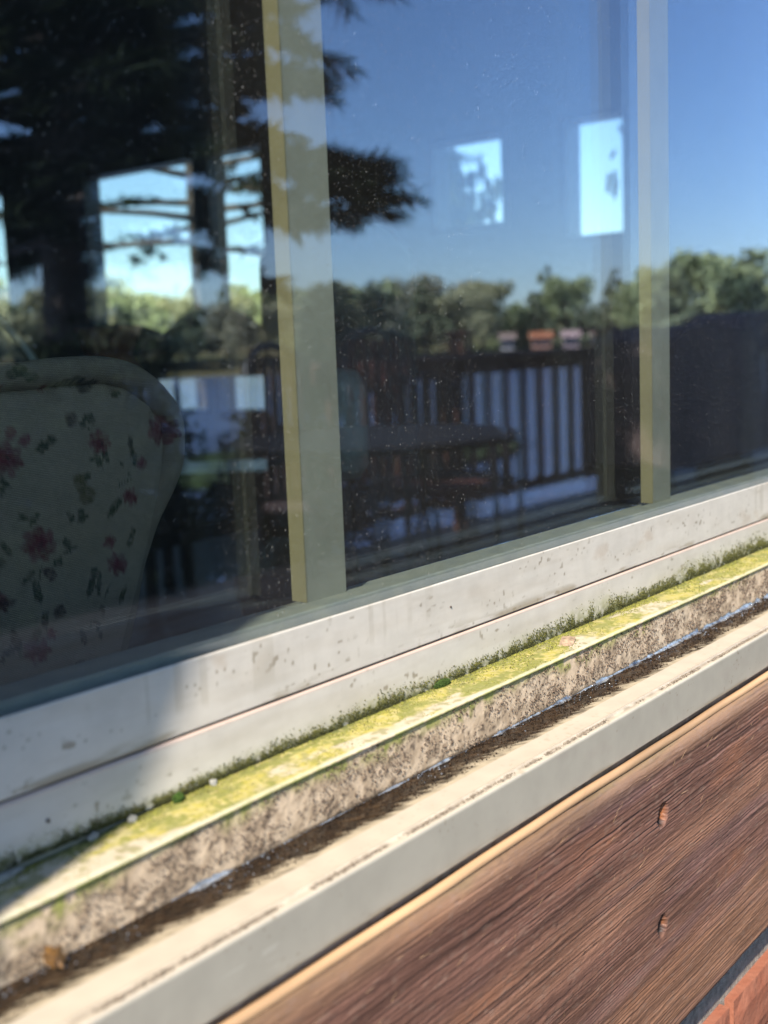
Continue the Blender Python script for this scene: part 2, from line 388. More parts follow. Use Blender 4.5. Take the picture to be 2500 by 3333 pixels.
patio_chair("taupe wicker patio chair behind the round table, beside the rust red one", (4.10, -3.12, 0), math.radians(170), hb=1.16, red=M_brownc)
g = tag(empty("covered_grill", (8.0, -3.12, 0)), "large dark brown covered barbecue grill against the railing, reflected at the right", "grill")
pr = [(-.95, .28), (-.93, .9), (-.85, 1.10), (-.6, 1.19), (-.2, 1.20), (.25, 1.16), (.55, 1.15), (.78, 1.26), (.95, 1.30), (.98, 1.22), (.86, 1.08), (.92, .8), (1.08, .28)]
cb = MB(); n = len(pr)
for (dy, sh) in ((-.3, .96), (-.26, 1), (.26, 1), (.3, .96)): cb.v += [(x * sh, dy, z if z < .3 else z * (.98 if sh < 1 else 1)) for x, z in pr]
for j in range(3): cb.f += [(j * n + i, j * n + (i + 1) % n, (j + 1) * n + (i + 1) % n, (j + 1) * n + i) for i in range(n)]
cb.f += [tuple(range(n)), tuple(range(3 * n, 4 * n))[::-1]]
M_cover = mat("brown_canvas", (.13, .075, .055), .7, .2, 8, .004, 20)
cb.build("cover", M_cover, g, bevel=.03)
for sx in (-.7, .7):
    MB().box((sx - .03, -.22, 0), (sx + .03, .22, .279)).build("leg", M_dark, g)
# pine by the deck
M_needle = mat("pine_needles", (.022, .032, .012), .9, .3, 4, base2=(.012, .018, .008), spec=.1)
def make_pine(loc, label, nl, z0, span, reach, ntip, nneed, seed, nw=.015):
    pine = tag(empty("pine_tree", loc), label, "tree")
    rp = random.Random(seed)
    tb = MB(); tb.tube([(0, 0, 0), (.05, .02, 3), (.02, .05, 6), (.1, 0, 9.5)], [.20, .16, .11, .03], 10)
    tips = []; lb = MB()
    for k in range(nl):
        z = z0 + span * (k / nl) ** 1.1; a = k * 2.39 + rp.uniform(-.3, .3); Lh = (reach - (z - z0) * .17) * rp.uniform(.6, 1.05)
        p = Vector((.04, .03, z)); pts = [p.copy()]; d = Vector((math.cos(a), math.sin(a), rp.uniform(-.05, .25)))
        for i in range(5):
            p = p + d * (Lh / 5); d.z -= rp.uniform(.03, .11); d.x += rp.uniform(-.12, .12); d.y += rp.uniform(-.12, .12); pts.append(p.copy())
            if i >= 1:
                for q in range(ntip):
                    sd = Vector((-d.y, d.x, rp.uniform(-.3, .2))) * rp.choice((-1, 1)) * rp.uniform(.4, 1) + d * rp.uniform(.3, 1)
                    tips.append((p - d * rp.uniform(0, Lh / 5), sd.normalized(), rp.uniform(.25, .5)))
        lb.tube(pts, [.045, .035, .028, .02, .012, .006], 5)
    tb.build("trunk", M_trunk, pine, smooth=True); lb.build("limbs", M_trunk, pine, smooth=True)
    P = []; D = []
    for (p, d, l) in tips:
        for i in range(nneed):
            P.append(p + d * l * rp.random()); v = Vector((rp.gauss(0, 1), rp.gauss(0, 1), rp.gauss(0, 1) - .2)).normalized() * .8 + d; D.append(v.normalized() * rp.uniform(.10, .19))
    P = np.array([tuple(x) for x in P]); D = np.array([tuple(x) for x in D]); U = np.cross(D, RS.randn(*D.shape)); U /= np.linalg.norm(U, axis=1)[:, None]; U *= nw
    V = np.stack([P - U, P + D, P + U], 1).reshape(-1, 3)
    npmesh("needles", V, np.arange(len(V)).reshape(-1, 3), M_needle, pine, smooth=False)
    return pine
make_pine((4.75, -5.9, -.7), "tall dark pine with ragged limbs beside the deck, reflected over the left panes", 190, 2.55, 6.6, 2.45, 5, 46, 3, .022)
make_pine((9.6, 9.75, -1.2), "thin pine outside the far windows with limbs across their upper half", 44, 3.55, 4.5, 3.6, 3, 26, 9, .016)
def shrub(loc, sc, label, seed, leaf=.35, m=None, n=7000):
    t = tag(empty("shrub", loc), label, "shrub"); t.scale = sc
    V, F, _ = crown_mesh("foliage", seed, False, n, leaf); V[:, 2] = (V[:, 2] - .25) / .65
    npmesh("foliage", V, F, m or M_needle, t, smooth=False)
    MB().tube([(0, 0, -.1), (.01, 0, .3), (0, .01, .6)], [.05, .03, .01], 6).build("stem", M_trunk, t)
shrub((2.4, -4.7, -.62), (2.6, 1.9, 1.75), "added dark evergreen shrub screening the lake at the open deck edge left of the railing", 201)  # three shrubs added to block the bright lake from the pane's reflection
shrub((3.9, -4.75, -.62), (2.4, 1.9, 1.72), "added dark evergreen shrub screening the lake between two other shrubs at the end of the railing", 202)
shrub((5.05, -4.7, -.62), (1.9, 1.6, 1.35), "added low dark shrub screening the lake behind the railing beside the pine trunk", 203)
shrub((8.0, 5.35, -.62), (1.9, 1.9, 3.1), "leafy bush outside the small far windows", 204, .6, None, 1300)
shrub((8.0, 3.72, -.62), (1.0, 1.0, 3.0), "wispy bush outside the rightmost small far window", 205, .5, None, 420)
V, F, _ = crown_mesh("foliage", 77, False, 9000, .30)
sh = tag(empty("shade_tree", (22.5, -18.6, -1.9)), "dense dark tree standing in front of the far shore beside the window bar", "tree")
sh.scale = (4.6, 4.6, 5.0)
npmesh("crown", V, F, mat("leaves_shade", (.035, .05, .02), .85, .3, 3), sh, smooth=False)
MB().tube([(0, 0, -.02), (.01, 0, .4), (0, .01, .7)], [.03, .02, .005], 6).build("trunk", M_trunk, sh)
# islet under the shade tree
ib = MB(); slab([(19 + 6 * math.cos(t * PI / 8) + 3, -18.6 + 4 * math.sin(t * PI / 8)) for t in range(16)], -2.2, -1.45, ib)
tag(ib.build("islet", M_grass), kind='structure')
# ------------------------------------------------------------------ the house: outside wall round the window
X0W, X1W = -.46, 2.42
ZS = H - .30           # top of masonry
ZT = 2.12
def st(name, a, b, m, bevel=0, parent=None):
    return tag(MB().box(a, b).build(name, m, parent, bevel=bevel), kind=None if parent else 'structure')
# side and upper wall with siding boards as parts
hw = tag(empty("wall_front", (0, 0, 0)), kind='structure')
MB().box((-4, -.04, ZT + .04), (5.2, .10, 2.95)).build("sheathing", M_wall, hw)
MB().box((-4, -.04, ZS), (X0W - .002, .10, ZT + .038)).build("sheathing", M_wall, hw)
MB().box((X1W + .002, -.04, ZS), (5.2, .10, ZT + .038)).build("sheathing", M_wall, hw)
MB().box((-4, -.0745, -.3), (5.2, .10, ZS - .002)).build("mortar_bed", M_mortar, hw)
sid = None
def siding(x0, x1, z0, z1):
    z = z0; y0 = -.041
    k = 0
    while z < z1 - .02:
        h = min(.148, z1 - z)
        b = MB(); b.v = [(x0, y0, z), (x1, y0, z), (x1, y0 - .026, z), (x0, y0 - .026, z), (x0, y0, z + h), (x1, y0, z + h), (x1, y0 - .010, z + h), (x0, y0 - .010, z + h)]
        b.f = [(0, 1, 2, 3), (3, 2, 6, 7), (7, 6, 5, 4), (0, 3, 7, 4), (1, 5, 6, 2)]; b.build("siding_board", M_wall, hw); z += .15
siding(-4, 5.2, ZT + .05, 2.95); siding(-4, X0W - .06, ZS + .02, ZT + .04); siding(X1W + .06, 5.2, ZS + .02, ZT + .04)
st("eave", (-4.2, -.42, 2.952), (5.4, .12, 3.1), M_wall)
# bricks below the board
bm_ = []
for v in range(5):
    L_, Hh, Dd = .198, .0575, .05
    b = MB(); nx, nz = 8, 4
    rs = np.random.RandomState(v)
    xs = np.linspace(0, L_, nx + 1); zs = np.linspace(0, Hh, nz + 1)
    for x in xs:
        for z in zs:
            e = (x in (xs[0], xs[-1])) or (z in (zs[0], zs[-1])); b.v.append((x + (rs.rand() - .5) * .0012, -Dd + (.0025 if e else 0) + (rs.rand() - .5) * .0012, z + (rs.rand() - .5) * .001))
    n = (nx + 1) * (nz + 1); cn = [0, nz, n - 1, n - 1 - nz]
    b.f = [(i * (nz + 1) + j, (i + 1) * (nz + 1) + j, (i + 1) * (nz + 1) + j + 1, i * (nz + 1) + j + 1) for i in range(nx) for j in range(nz)]
    m0 = len(b.v); b.v += [(0, 0, 0), (0, 0, Hh), (L_, 0, Hh), (L_, 0, 0)]
    b.f += [(cn[0], cn[1], m0 + 1, m0), (cn[2], cn[3], m0 + 3, m0 + 2), tuple(i * (nz + 1) + nz for i in range(nx + 1)) + (m0 + 2, m0 + 1), tuple(i * (nz + 1) for i in range(nx, -1, -1)) + (m0, m0 + 3)]
    me = bpy.data.meshes.new("brick"); me.from_pydata(b.v, [], b.f); me.materials.append(M_brick); bm_.append(me)
bw = tag(empty("brick_wall", (0, 0, 0)), "red brick wall with grey mortar under the brown trim board", "wall")
ZB = H - .6260
row = 0; z = ZB
while z > -.02:
    x = -1.2 + (row % 2) * .104 + .035
    while x < 3.0:
        o = bpy.data.objects.new("brick", random.choice(bm_)); COL.objects.link(o); o.parent = bw
        o.location = (x, -.0355 + random.uniform(-.0012, .0012), z); o.rotation_euler = (0, random.uniform(-.004, .004), 0); x += .208
    z -= .0675; row += 1
# unseen stepped pier added at the left, shaped to throw the soft sill shadow
pb = MB(); pb.v = []
for z, yo in ((0, -.290), (1.46, -.297), (1.71, -.340), (2.94, -.350)):
    pb.v += [(-.72, -.03, z), (-.30, -.03, z), (-.30, yo, z), (-.72, yo, z)]
for k in range(3): pb.f += [(4 * k + i, 4 * k + (i + 1) % 4, 4 * k + 4 + (i + 1) % 4, 4 * k + 4 + i) for i in range(4)]
pb.f += [(0, 1, 2, 3)[::-1], (12, 13, 14, 15)]
tag(pb.build("added_shadow_pier", M_wall), kind='structure')
# ------------------------------------------------------------------ window
win = tag(empty("window", (0, 0, H)), "wide double glazed window in a weathered cream vinyl frame with a mossy sill", "window")
def xs_(x0, x1, near=.0006):
    out = [x0]
    def step(x):
        if x < .19 or x > 1.40: return .03
        return near * (1 + (x - .2) * 1.5)
    while out[-1] < x1: out.append(out[-1] + step(out[-1]))
    out[-1] = x1
    return np.array(out)
XS = xs_(X0W, X1W)
def dens(prof, ds):
    P = [np.array(prof[0], float)]; seg = [0]; acc = 0
    for a, b in zip(prof[:-1], prof[1:]):
        a = np.array(a, float); b = np.array(b, float); l = np.linalg.norm(b - a); n = max(1, int(round(l / ds)))
        for i in range(1, n + 1): P.append(a + (b - a) * i / n); seg.append(acc + l * i / n)
        acc += l
    return np.array(P), np.array(seg)
def sag(x): return -.0040 * ss(0, 1, (.47 - x) / .27)
def strip(name, prof, fn, ds=.0007, sagf=0, m=MV, parent=win):
    P, s = dens(prof, ds); nx, ny = len(XS), len(P)
    X = np.repeat(XS[:, None], ny, 1); Yp = np.repeat(P[None, :, 0], nx, 0); Z = np.repeat(P[None, :, 1], nx, 0); Sg = np.repeat(s[None], nx, 0)
    T = np.gradient(P, axis=0); T /= np.linalg.norm(T, axis=1)[:, None] + 1e-9
    Nn = np.stack([T[:, 1], -T[:, 0]], 1)     # outward for profiles drawn top -> bottom / in -> out
    c, r, h = fn(X, Sg, Yp, Z)
    Y2 = Yp + Nn[None, :, 0] * h; Z2 = Z + Nn[None, :, 1] * h + sagf * sag(X)
    V = np.stack([X, Y2, Z2], -1).reshape(-1, 3)
    return npmesh(name, V, gridfaces(nx, ny)[:, ::-1], m, parent, col=c.reshape(-1, 3), rgh=np.broadcast_to(r, X.shape).ravel())
CR = np.array([.50, .475, .42]); 
def base_dirt(X, Sg, seed, amt=.3):
    n = fbm(X * 18, Sg * 120, seed); n2 = fbm(X * 120, Sg * 500, seed + 5)
    sp = ss(.80, .86, vn(X * 330, Sg * 330, seed + 9)) * ss(.45, .7, fbm(X * 25, Sg * 90, seed + 3))
    c = mixc(CR, CR * np.array([.80, .76, .70]), ss(.4, .8, n) * amt + (n2 - .5) * .15)
    return mixc(c, (.20, .17, .12), sp * .75), n, n2
def f_sash(X, s, Y, Z):
    c, n, n2 = base_dirt(X, s, 1, .35)
    e = ss(-.181, -.189, Z); st_ = ss(.52, .72, fbm(X * 22, Z * 160, 61)) * e
    c = mixc(c, (.25, .21, .14), st_ * .75)
    bl = ss(.60, .78, fbm(X * 34, Z * 60, 62)) * ss(.45, .65, fbm(X * 5, Z * 9, 63)); c = mixc(c, (.36, .28, .20), bl * .5)
    run = ss(.70, .80, vn(X * 160, Z * 6, 64)) * ss(.5, .7, fbm(X * 12, Z * 30, 65)); c = mixc(c, (.34, .31, .25), run * .4)
    h = (fbm(X * 9, Z * 40, 8) - .5) * .0005 + (n2 - .5) * .00006
    return c, .38 + .2 * n, h
def f_groove(X, s, Y, Z):
    c = mixc(np.ones(3) * .06, (.30, .20, .15), ss(.4, .7, fbm(X * 60, s * 300, 12)) * .6) ; return c, .3 + 0 * X, 0 * X
def f_low(X, s, Y, Z):
    c, n, n2 = base_dirt(X, s, 2, .35)
    up = Z + .2202                                  # height above the crevice
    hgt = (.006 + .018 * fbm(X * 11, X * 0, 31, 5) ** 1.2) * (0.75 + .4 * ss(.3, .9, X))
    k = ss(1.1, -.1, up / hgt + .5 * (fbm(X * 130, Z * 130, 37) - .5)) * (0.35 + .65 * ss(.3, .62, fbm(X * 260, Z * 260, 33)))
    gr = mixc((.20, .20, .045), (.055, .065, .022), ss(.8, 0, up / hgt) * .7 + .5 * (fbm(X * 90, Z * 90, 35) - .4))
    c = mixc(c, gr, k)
    top = ss(-.1935, -.1915, Z); c = mixc(c, (.45, .30, .23), top * .6)
    h = (fbm(X * 8, Z * 30, 18) - .5) * .0005 + k * .0006 * fbm(X * 500, Z * 500, 3)
    return c, .45 + .4 * k, h
def f_ledge(X, s, Y, Z):
    v = (-.009 - Y) / .0315                      # 0 at crevice, 1 at lip
    a = fbm(X * 16, Y * 60, 41); b = fbm(X * 70, Y * 130, 43); f = fbm(X * 420, Y * 420, 44)
    alg = np.clip(ss(.60, .34, v * .55 + (a - .5) * 1.9 + (b - .5) * .7 + .12 * ss(.42, .22, X) - .1 * ss(.6, 1.1, X)), 0, 1)
    c = mixc((.44, .385, .28), (.34, .295, .045), alg * (.8 + .9 * (f - .5)))
    c = mixc(c, (.17, .18, .045), ss(.42, .58, b * .6 + f * .4) * alg * .85)
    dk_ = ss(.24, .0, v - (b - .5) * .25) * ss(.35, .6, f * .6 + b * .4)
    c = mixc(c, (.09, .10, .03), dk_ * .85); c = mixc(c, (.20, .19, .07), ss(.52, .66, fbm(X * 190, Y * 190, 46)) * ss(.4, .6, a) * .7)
    br = ss(.62, .74, b * .5 + a * .5) * ss(.5, .7, f); c = mixc(c, (.22, .19, .07), br * .6)
    front = Z < -.2216
    cf, n, n2 = base_dirt(X, s, 3, .8)
    dn = (-.2216 - Z) / .032
    g1 = fbm(X * 160, Z * 160, 51); g2 = fbm(X * 420, Z * 420, 52); g3 = fbm(X * 30, Z * 30, 53)
    cf = mixc((.52, .41, .285), (.35, .265, .175), ss(.35, .65, g1)); cf = mixc(cf, (.54, .45, .33), ss(.45, .75, g3) * ss(.3, .9, X) * .6)
    cf = mixc(cf, (.07, .05, .035), ss(.56, .70, g2 * .6 + g1 * .4) * .85)
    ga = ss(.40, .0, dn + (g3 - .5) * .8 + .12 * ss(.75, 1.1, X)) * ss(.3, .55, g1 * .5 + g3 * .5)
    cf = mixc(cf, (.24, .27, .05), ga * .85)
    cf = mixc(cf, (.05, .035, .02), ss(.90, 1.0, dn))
    c = np.where(front[..., None], cf, c)
    lip = ss(.93, .97, v) * (~front); c = mixc(c, (.48, .46, .34), lip * .6)
    h = np.where(front, (g1 - .5) * .0004 + (g2 - .5) * .0005, (f - .5) * .0007 * alg + (fbm(X * 7, Y * 20, 77) - .5) * .0010)
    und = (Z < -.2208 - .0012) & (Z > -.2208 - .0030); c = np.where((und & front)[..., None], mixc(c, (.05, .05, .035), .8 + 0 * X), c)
    return c, .75 + 0 * X, h
def f_chan(X, s, Y, Z):
    v = (-.0405 - Y) / .0252; g = fbm(X * 140, Y * 700, 71); g2 = fbm(X * 260 + Y * 500, Y * 300, 72); g3 = fbm(X * 25, Y * 40, 73)
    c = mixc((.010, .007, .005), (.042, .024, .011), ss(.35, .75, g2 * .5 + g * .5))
    edge = ss(.62, 1.02, v + (g2 - .5) * .55 + (g3 - .5) * .55)
    c = mixc(c, (.38, .32, .22), edge)
    return c, .12 + .6 * edge + .1 * g, (g2 - .5) * .0010 * (1 - edge)
def f_outer(X, s, Y, Z):
    c, n, n2 = base_dirt(X, s, 4, .3)
    top = Y > -.0895
    fr = ss(-.0895, -.0905, Y)
    c = mixc(c, (.42, .36, .27), (1 - fr) * .75)
    g = fbm(X * 130, Y * 500, 81); g3 = fbm(X * 12, Y * 30, 83)
    band = np.exp(-((Y + .0862) / .0016) ** 2)
    c = mixc(c, (.22, .18, .13), np.clip(band * ss(.38, .60, g * .6 + g3 * .4) * .8, 0, 1))
    c = mixc(c, (.335, .315, .26), fr)
    c = mixc(c, (.32, .29, .24), fr * ss(.66, .8, fbm(X * 30, Z * 60, 85)) * .5)
    scr = ss(.88, .93, vn(X * 45, Z * 1500, 86)) * ss(.55, .75, fbm(X * 14, Z * 40, 87)); c = mixc(c, (.52, .50, .44), fr * scr * .5)
    spk = ss(.90, .94, vn(X * 420, Z * 420, 88)) * ss(.5, .7, fbm(X * 20, Z * 50, 89)); c = mixc(c, (.20, .16, .11), fr * spk * .8)
    lowg = ss(-.2800, -.2838, Z) * ss(.4, .65, fbm(X * 30, Z * 90, 90)); c = mixc(c, (.22, .18, .12), fr * lowg * .7)
    rg = np.where(fr > .5, .42, .55 - .42 * np.exp(-((Y + .0842) / .0012) ** 2))
    h = (g - .5) * .0005 * band
    return c, rg, h
strip("sash_rail", [(.0020, -.1575), (-.0068, -.1532), (-.0076, -.1530), (-.0080, -.1536), (-.0080, -.1896), (-.0070, -.1901), (-.002, -.1901)], f_sash)
strip("weatherstrip", [(-.0062, -.1900), (-.0050, -.1915)], f_groove)
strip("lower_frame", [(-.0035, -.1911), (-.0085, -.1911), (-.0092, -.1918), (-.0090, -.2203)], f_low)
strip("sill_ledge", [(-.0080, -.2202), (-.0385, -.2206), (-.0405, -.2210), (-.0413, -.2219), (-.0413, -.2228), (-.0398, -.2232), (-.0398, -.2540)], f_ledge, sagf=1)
strip("drain_channel", [(-.0385, -.2536), (-.0657, -.2536)], f_chan)
strip("outer_rail", [(-.0655, -.2534), (-.0822, -.2533), (-.0832, -.2524), (-.0840, -.2521), (-.0848, -.2524), (-.0856, -.2532), (-.0870, -.2536), (-.0895, -.2538), (-.0903, -.2545), (-.0905, -.2555), (-.0905, -.2840), (-.0895, -.2848), (-.0860, -.2848), (-.0855, -.2990), (-.078, -.2990)], f_outer)
M_black = mat("black_gasket", (.02, .017, .015), .7, .2, 90)
MB().box((X0W, -.0035, -.1925), (X1W, .01, -.1895)).build("gasket", M_black, win)
MB().box((X0W, -.083, -.2995), (X1W, .05, -.2548)).build("frame_core", M_alu, win)
MB().box((X0W, -.007, -.2545), (X1W, .05, -.1931)).build("frame_core", M_alu, win)
M_spacer = mat("grey_spacer", (.24, .25, .20), .55, .2, 50, .0004, 400, base2=(.17, .19, .17))
MB().box((X0W, .0045, -.19), (X1W, .0235, -.1500)).build("glazing_spacer", M_spacer, win, bevel=.001)
MB().box((X0W, .0240, -.19), (X1W, .0435, -.1545)).build("glazing_bead", M_spacer, win, bevel=.001)
ZG = ZT - H - .04
MB().box((X0W + .04, 0, -.1585), (X1W - .04, .004, ZG)).build("outer_pane", M_g1, win)
MB().box((X0W + .04, .0445, -.1560), (X1W - .04, .0485, ZG)).build("inner_pane", M_g2, win)
for k, x in enumerate((.042, .5118, .9805, 1.449, 1.918)):
    bar = MB().box((x, .0200, -.1499), (x + .0362, .0222, ZG)).build("window_bar", M_alu, win)
    MB().box((x - .0010, .0198, -.1498), (x - .00005, .0315, ZG)).build("bar_edge", M_cream, bar)
    MB().box((x, .0224, -.1498), (x + .0362, .0310, ZG)).build("bar_core", M_alu, bar)
for x in (X0W, X1W - .045): MB().box((x, -.012, -.1895), (x + .045, .06, ZG + .05)).build("jamb", MV if 0 else M_alu, win, bevel=.002)
MB().box((X0W + .046, -.012, ZG), (X1W - .046, .06, ZG + .05)).build("head_rail", M_alu, win, bevel=.002)
# water in the channel corner
def water_strip():
    xs = np.arange(.19, 1.5, .0012); k = 7; V = []; vis = []
    f = vn(xs * 22, xs * 0, 91) * .6 + vn(xs * 90, xs * 0, 92) * .4 + .25 * ss(.5, .95, xs)
    f = f - .22 * ss(.55, .25, xs); w = .0019 * np.clip(ss(.44, .66, f), .03, 1) * (.55 + .9 * ss(.3, .7, vn(xs * 55, xs * 0, 97))) * (.8 + .6 * ss(.5, 1.2, xs)) * (1 + .4 * (vn(xs * 300, xs * 0, 93) - .5))
    t = np.linspace(0, 1, k)
    for j in range(k):
        a = t[j] * PI / 2
        V.append(np.stack([xs, -.0398 - .0004 - w * (1 - math.sin(a)) * 1.15, -.2533 + w * (1 - math.cos(a)) + .0002 * (vn(xs * 400, xs * 0 + j, 95) - .5)], -1))
    V = np.stack(V, 1).reshape(-1, 3)
    return V, gridfaces(len(xs), k)
V, F = water_strip()
M_wet = mat("glint_tinted_water", (.02, .014, .01), .06, .1, 160, .0005, 420, spec=1.0)
M_wet.node_tree.nodes["Principled BSDF"].inputs["IOR"].default_value = 2.0
M_wet.node_tree.nodes["Principled BSDF"].inputs["Metallic"].default_value = .55
for _n in M_wet.node_tree.nodes:
    if _n.type == "MIX": _n.inputs[6].default_value = (.50, .55, .60, 1); _n.inputs[7].default_value = (.05, .05, .06, 1)  # pale blue-grey metallic base paints bright sky glints onto water and droplets
wt = npmesh("water", V + np.array([0, 0, H]), F[:, ::-1], M_wet); tag(wt, "thin line of dirty water lying along the channel behind the outer rail", "water", kind='stuff')
nd = 620; Xd = .2 + RS.rand(nd) * 1.0; vd = RS.rand(nd) ** 2; kd = fbm(Xd * 30, Xd * 0, 141) > .46; Xd, vd = Xd[kd], vd[kd]; nd = len(Xd)
dr = granules("droplets", np.stack([Xd, -.0408 - vd * .013, np.full(nd, H - .2530)], 1), .0003 + .0006 * RS.rand(nd) ** 2, np.ones((nd, 3)), M_wet)
tag(dr, "wet glinting beads scattered in the dark channel", "water", kind="stuff")
# moss and grime
def pick(n, x0=.19, x1=1.3):   # more samples close to the camera
    t = RS.rand(n); return x0 + (x1 - x0) * t ** 1.25
n = 70000; X = pick(n); hgt = (.006 + .018 * fbm(X * 11, X * 0, 31, 5) ** 1.2) * (0.75 + .4 * ss(.3, .9, X))
up = RS.rand(n) ** 1.5 * hgt; keep = RS.rand(n) < 1.8 * (1 - up / hgt) ** 2.2 * ss(.30, .62, fbm(X * 120, up * 120, 101)) + .012
X, up, hgt = X[keep], up[keep], hgt[keep]; n = len(X)
Y = -.0091 - RS.rand(n) * .0002 - .0008 * (1 - up / hgt) * RS.rand(n)
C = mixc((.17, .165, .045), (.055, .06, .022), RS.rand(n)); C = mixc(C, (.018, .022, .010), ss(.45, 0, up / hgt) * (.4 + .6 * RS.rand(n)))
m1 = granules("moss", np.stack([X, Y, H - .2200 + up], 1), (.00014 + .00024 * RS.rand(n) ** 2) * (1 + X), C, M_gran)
tag(m1, "fuzzy olive green moss growing along the crevice behind the ledge", "moss", kind='stuff')
n = 26000; X = pick(n); v = RS.rand(n) ** 2.2; keep = fbm(X * 60, v * 3, 111) + .2 * (1 - v) > .60; X, v = X[keep], v[keep]; n = len(X)
C = mixc((.30, .30, .05), (.08, .08, .03), RS.rand(n))
m2 = granules("algae", np.stack([X, -.0095 - v * .030, H - .2203 - .0006 * v + sag(X)], 1), (.00015 + .0003 * RS.rand(n)) * (1 + .8 * X), C, M_gran)
tag(m2, "yellow green algae crumbs scattered over the top of the ledge", "algae", kind='stuff')
n = 30000; X = pick(n); dn = RS.rand(n); keep = fbm(X * 60, dn * 3, 121) > .52 + .35 * (RS.rand(n) - .5); X, dn = X[keep], dn[keep]; n = len(X)
C = mixc((.10, .07, .05), (.30, .23, .17), RS.rand(n) ** 2)
m3 = granules("grime", np.stack([X, -.0400 - RS.rand(n) * .0003, H - .2240 - dn * .029 + sag(X)], 1), (.00012 + .00042 * RS.rand(n) ** 4) * (1 + .8 * X), C, M_gran)
tag(m3, "dark brown grime specks stuck on the front face of the ledge", "grime", kind='stuff')
n = 6500; X = pick(n); v = RS.rand(n) ** 1.3; v = v * .9; C = mixc((.010, .007, .005), (.07, .04, .02), RS.rand(n) ** 2)
m4_ = granules("silt", np.stack([X, -.0405 - v * .023 + (fbm(X * 200, X * 0, 7) - .5) * .006, np.full(n, H - .2534)], 1), (.00018 + .0005 * RS.rand(n) ** 3) * (1 + .6 * X), C, M_gran)
tag(m4_, "wet dark brown silt lying in the drain channel", "silt", kind='stuff')
n = 12000; X = pick(n); cl = fbm(X * 40, X * 0, 131) + .25 * (RS.rand(n) - .5) > .46; X = X[cl]; n = len(X); C = mixc((.10, .075, .05), (.36, .31, .25), RS.rand(n))
m5 = granules("dirt", np.stack([X, -.0866 + RS.randn(n) * .0007, np.full(n, H - .2532)], 1), (.00025 + .0006 * RS.rand(n) ** 2), C, M_gran)
tag(m5, "row of dirt crumbs behind the rim of the outer rail", "dirt", kind='stuff')
def clump(name, c, r, n, c1, c2, size, label, cat, flat=.5):
    d = RS.randn(n, 3); d /= np.linalg.norm(d, axis=1)[:, None]; P = d * (RS.rand(n, 1) ** .4) * np.array(r) + np.array(c)
    o = granules(name, P, size * (.6 + RS.rand(n)), mixc(c1, c2, RS.rand(n)), M_gran); tag(o, label, cat); return o
clump("moss_tuft", (.603, -.0115, H - .2185), (.009, .0022, .0028), 1500, (.055, .10, .02), (.03, .055, .012), .00038, "small bright green moss tuft in the crevice near the middle of the ledge", "moss")
clump("moss_tuft", (.374, -.0125, H - .2195), (.0035, .002, .003), 600, (.06, .12, .02), (.03, .06, .012), .00036, "tiny vivid green moss sprig in the crevice below the shadow edge", "moss")
def flake(name, c, pts, th, m, label, cat, tilt=(0, 0, 0)):
    b = MB(); n = len(pts); M_ = Euler(tilt).to_matrix()
    for zz in (-th, th):
        b.v += [tuple(M_ @ Vector((x, y, zz + .0006 * math.sin(x * 900) + .0005 * math.cos(y * 1300)))) for x, y in pts]
    b.v += [tuple(M_ @ Vector((0, 0, -th))), tuple(M_ @ Vector((0, 0, th + .0008)))]
    for i in range(n):
        j = (i + 1) % n; b.f += [(i, j, n + j, n + i), (2 * n, j, i), (2 * n + 1, n + i, n + j)]
    o = b.build(name, m); o.location = c; tag(o, label, cat); return o
M_flake = mat("dry_flake", (.42, .30, .20), .8, .3, 300, .0004, 900)
flake("bark_flake", (.7430, -.0245, H - .2194), [(-.011, -.004), (-.006, -.0065), (.003, -.005), (.009, -.0035), (.012, .002), (.006, .006), (-.002, .0045), (-.009, .003)], .0004, M_flake, "pale brown flake of bark lying on the mossy ledge", "bark", (.15, -.1, .2))
M_leaf = mat("wet_leaf", (.17, .085, .02), .4, .3, 300, .0004, 900)
flake("dead_leaf", (.272, -.0475, H - .2475), [(-.007, -.001), (-.0045, -.0042), (-.0015, -.0030), (.0005, -.0056), (.0035, -.0030), (.0072, -.0022), (.0055, .0008), (.0068, .0040), (.0022, .0034), (-.0012, .0062), (-.0030, .0030), (-.0062, .0036)], .0003, M_leaf, "small orange brown leaf fragment in the channel at the lower left", "leaf", (.9, .2, .3))
M_caulk = mat("cracked_caulk", (.26, .26, .23), .7, .15, 300, .0004, 900)
for k, (x, l) in enumerate(((.272, .026), (.322, .007), (.345, .005), (.399, .004))):
    pts = [(l * math.cos(q * PI / 5) * random.uniform(.7, 1.1) / 2, .0022 * math.sin(q * PI / 5) * random.uniform(.6, 1.3)) for q in range(10)]
    flake("caulk_chip", (x, -.0112, H - .2190 + sag(x)), pts, .0005, M_caulk, ("longest grey white caulk chip, at the left frame edge under the shadow", "small grey caulk chip right of the longest one in the crevice", "tiny grey caulk chip next to the vivid moss sprig", "sunlit grey caulk chip just right of the shadow edge")[k], "caulk", (.7, .0, random.uniform(-.1, .1)))['group'] = "chips of old caulk along the crevice"
for k, (x, z, sz) in enumerate(((.300, -.206, .0012), (.258, -.165, .0007), (.62, -.171, .0006))):
    clump("dirt_spot", (x, -.0092 if z < -.19 else -.0082, H + z), (sz, sz * .4, sz), 60, (.10, .07, .05), (.05, .04, .03), .0003, ("dark dirt spot low on the shaded left end of the frame", "tiny dark speck on the shaded sash rail", "tiny dark speck on the sunlit sash rail")[k], "dirt")
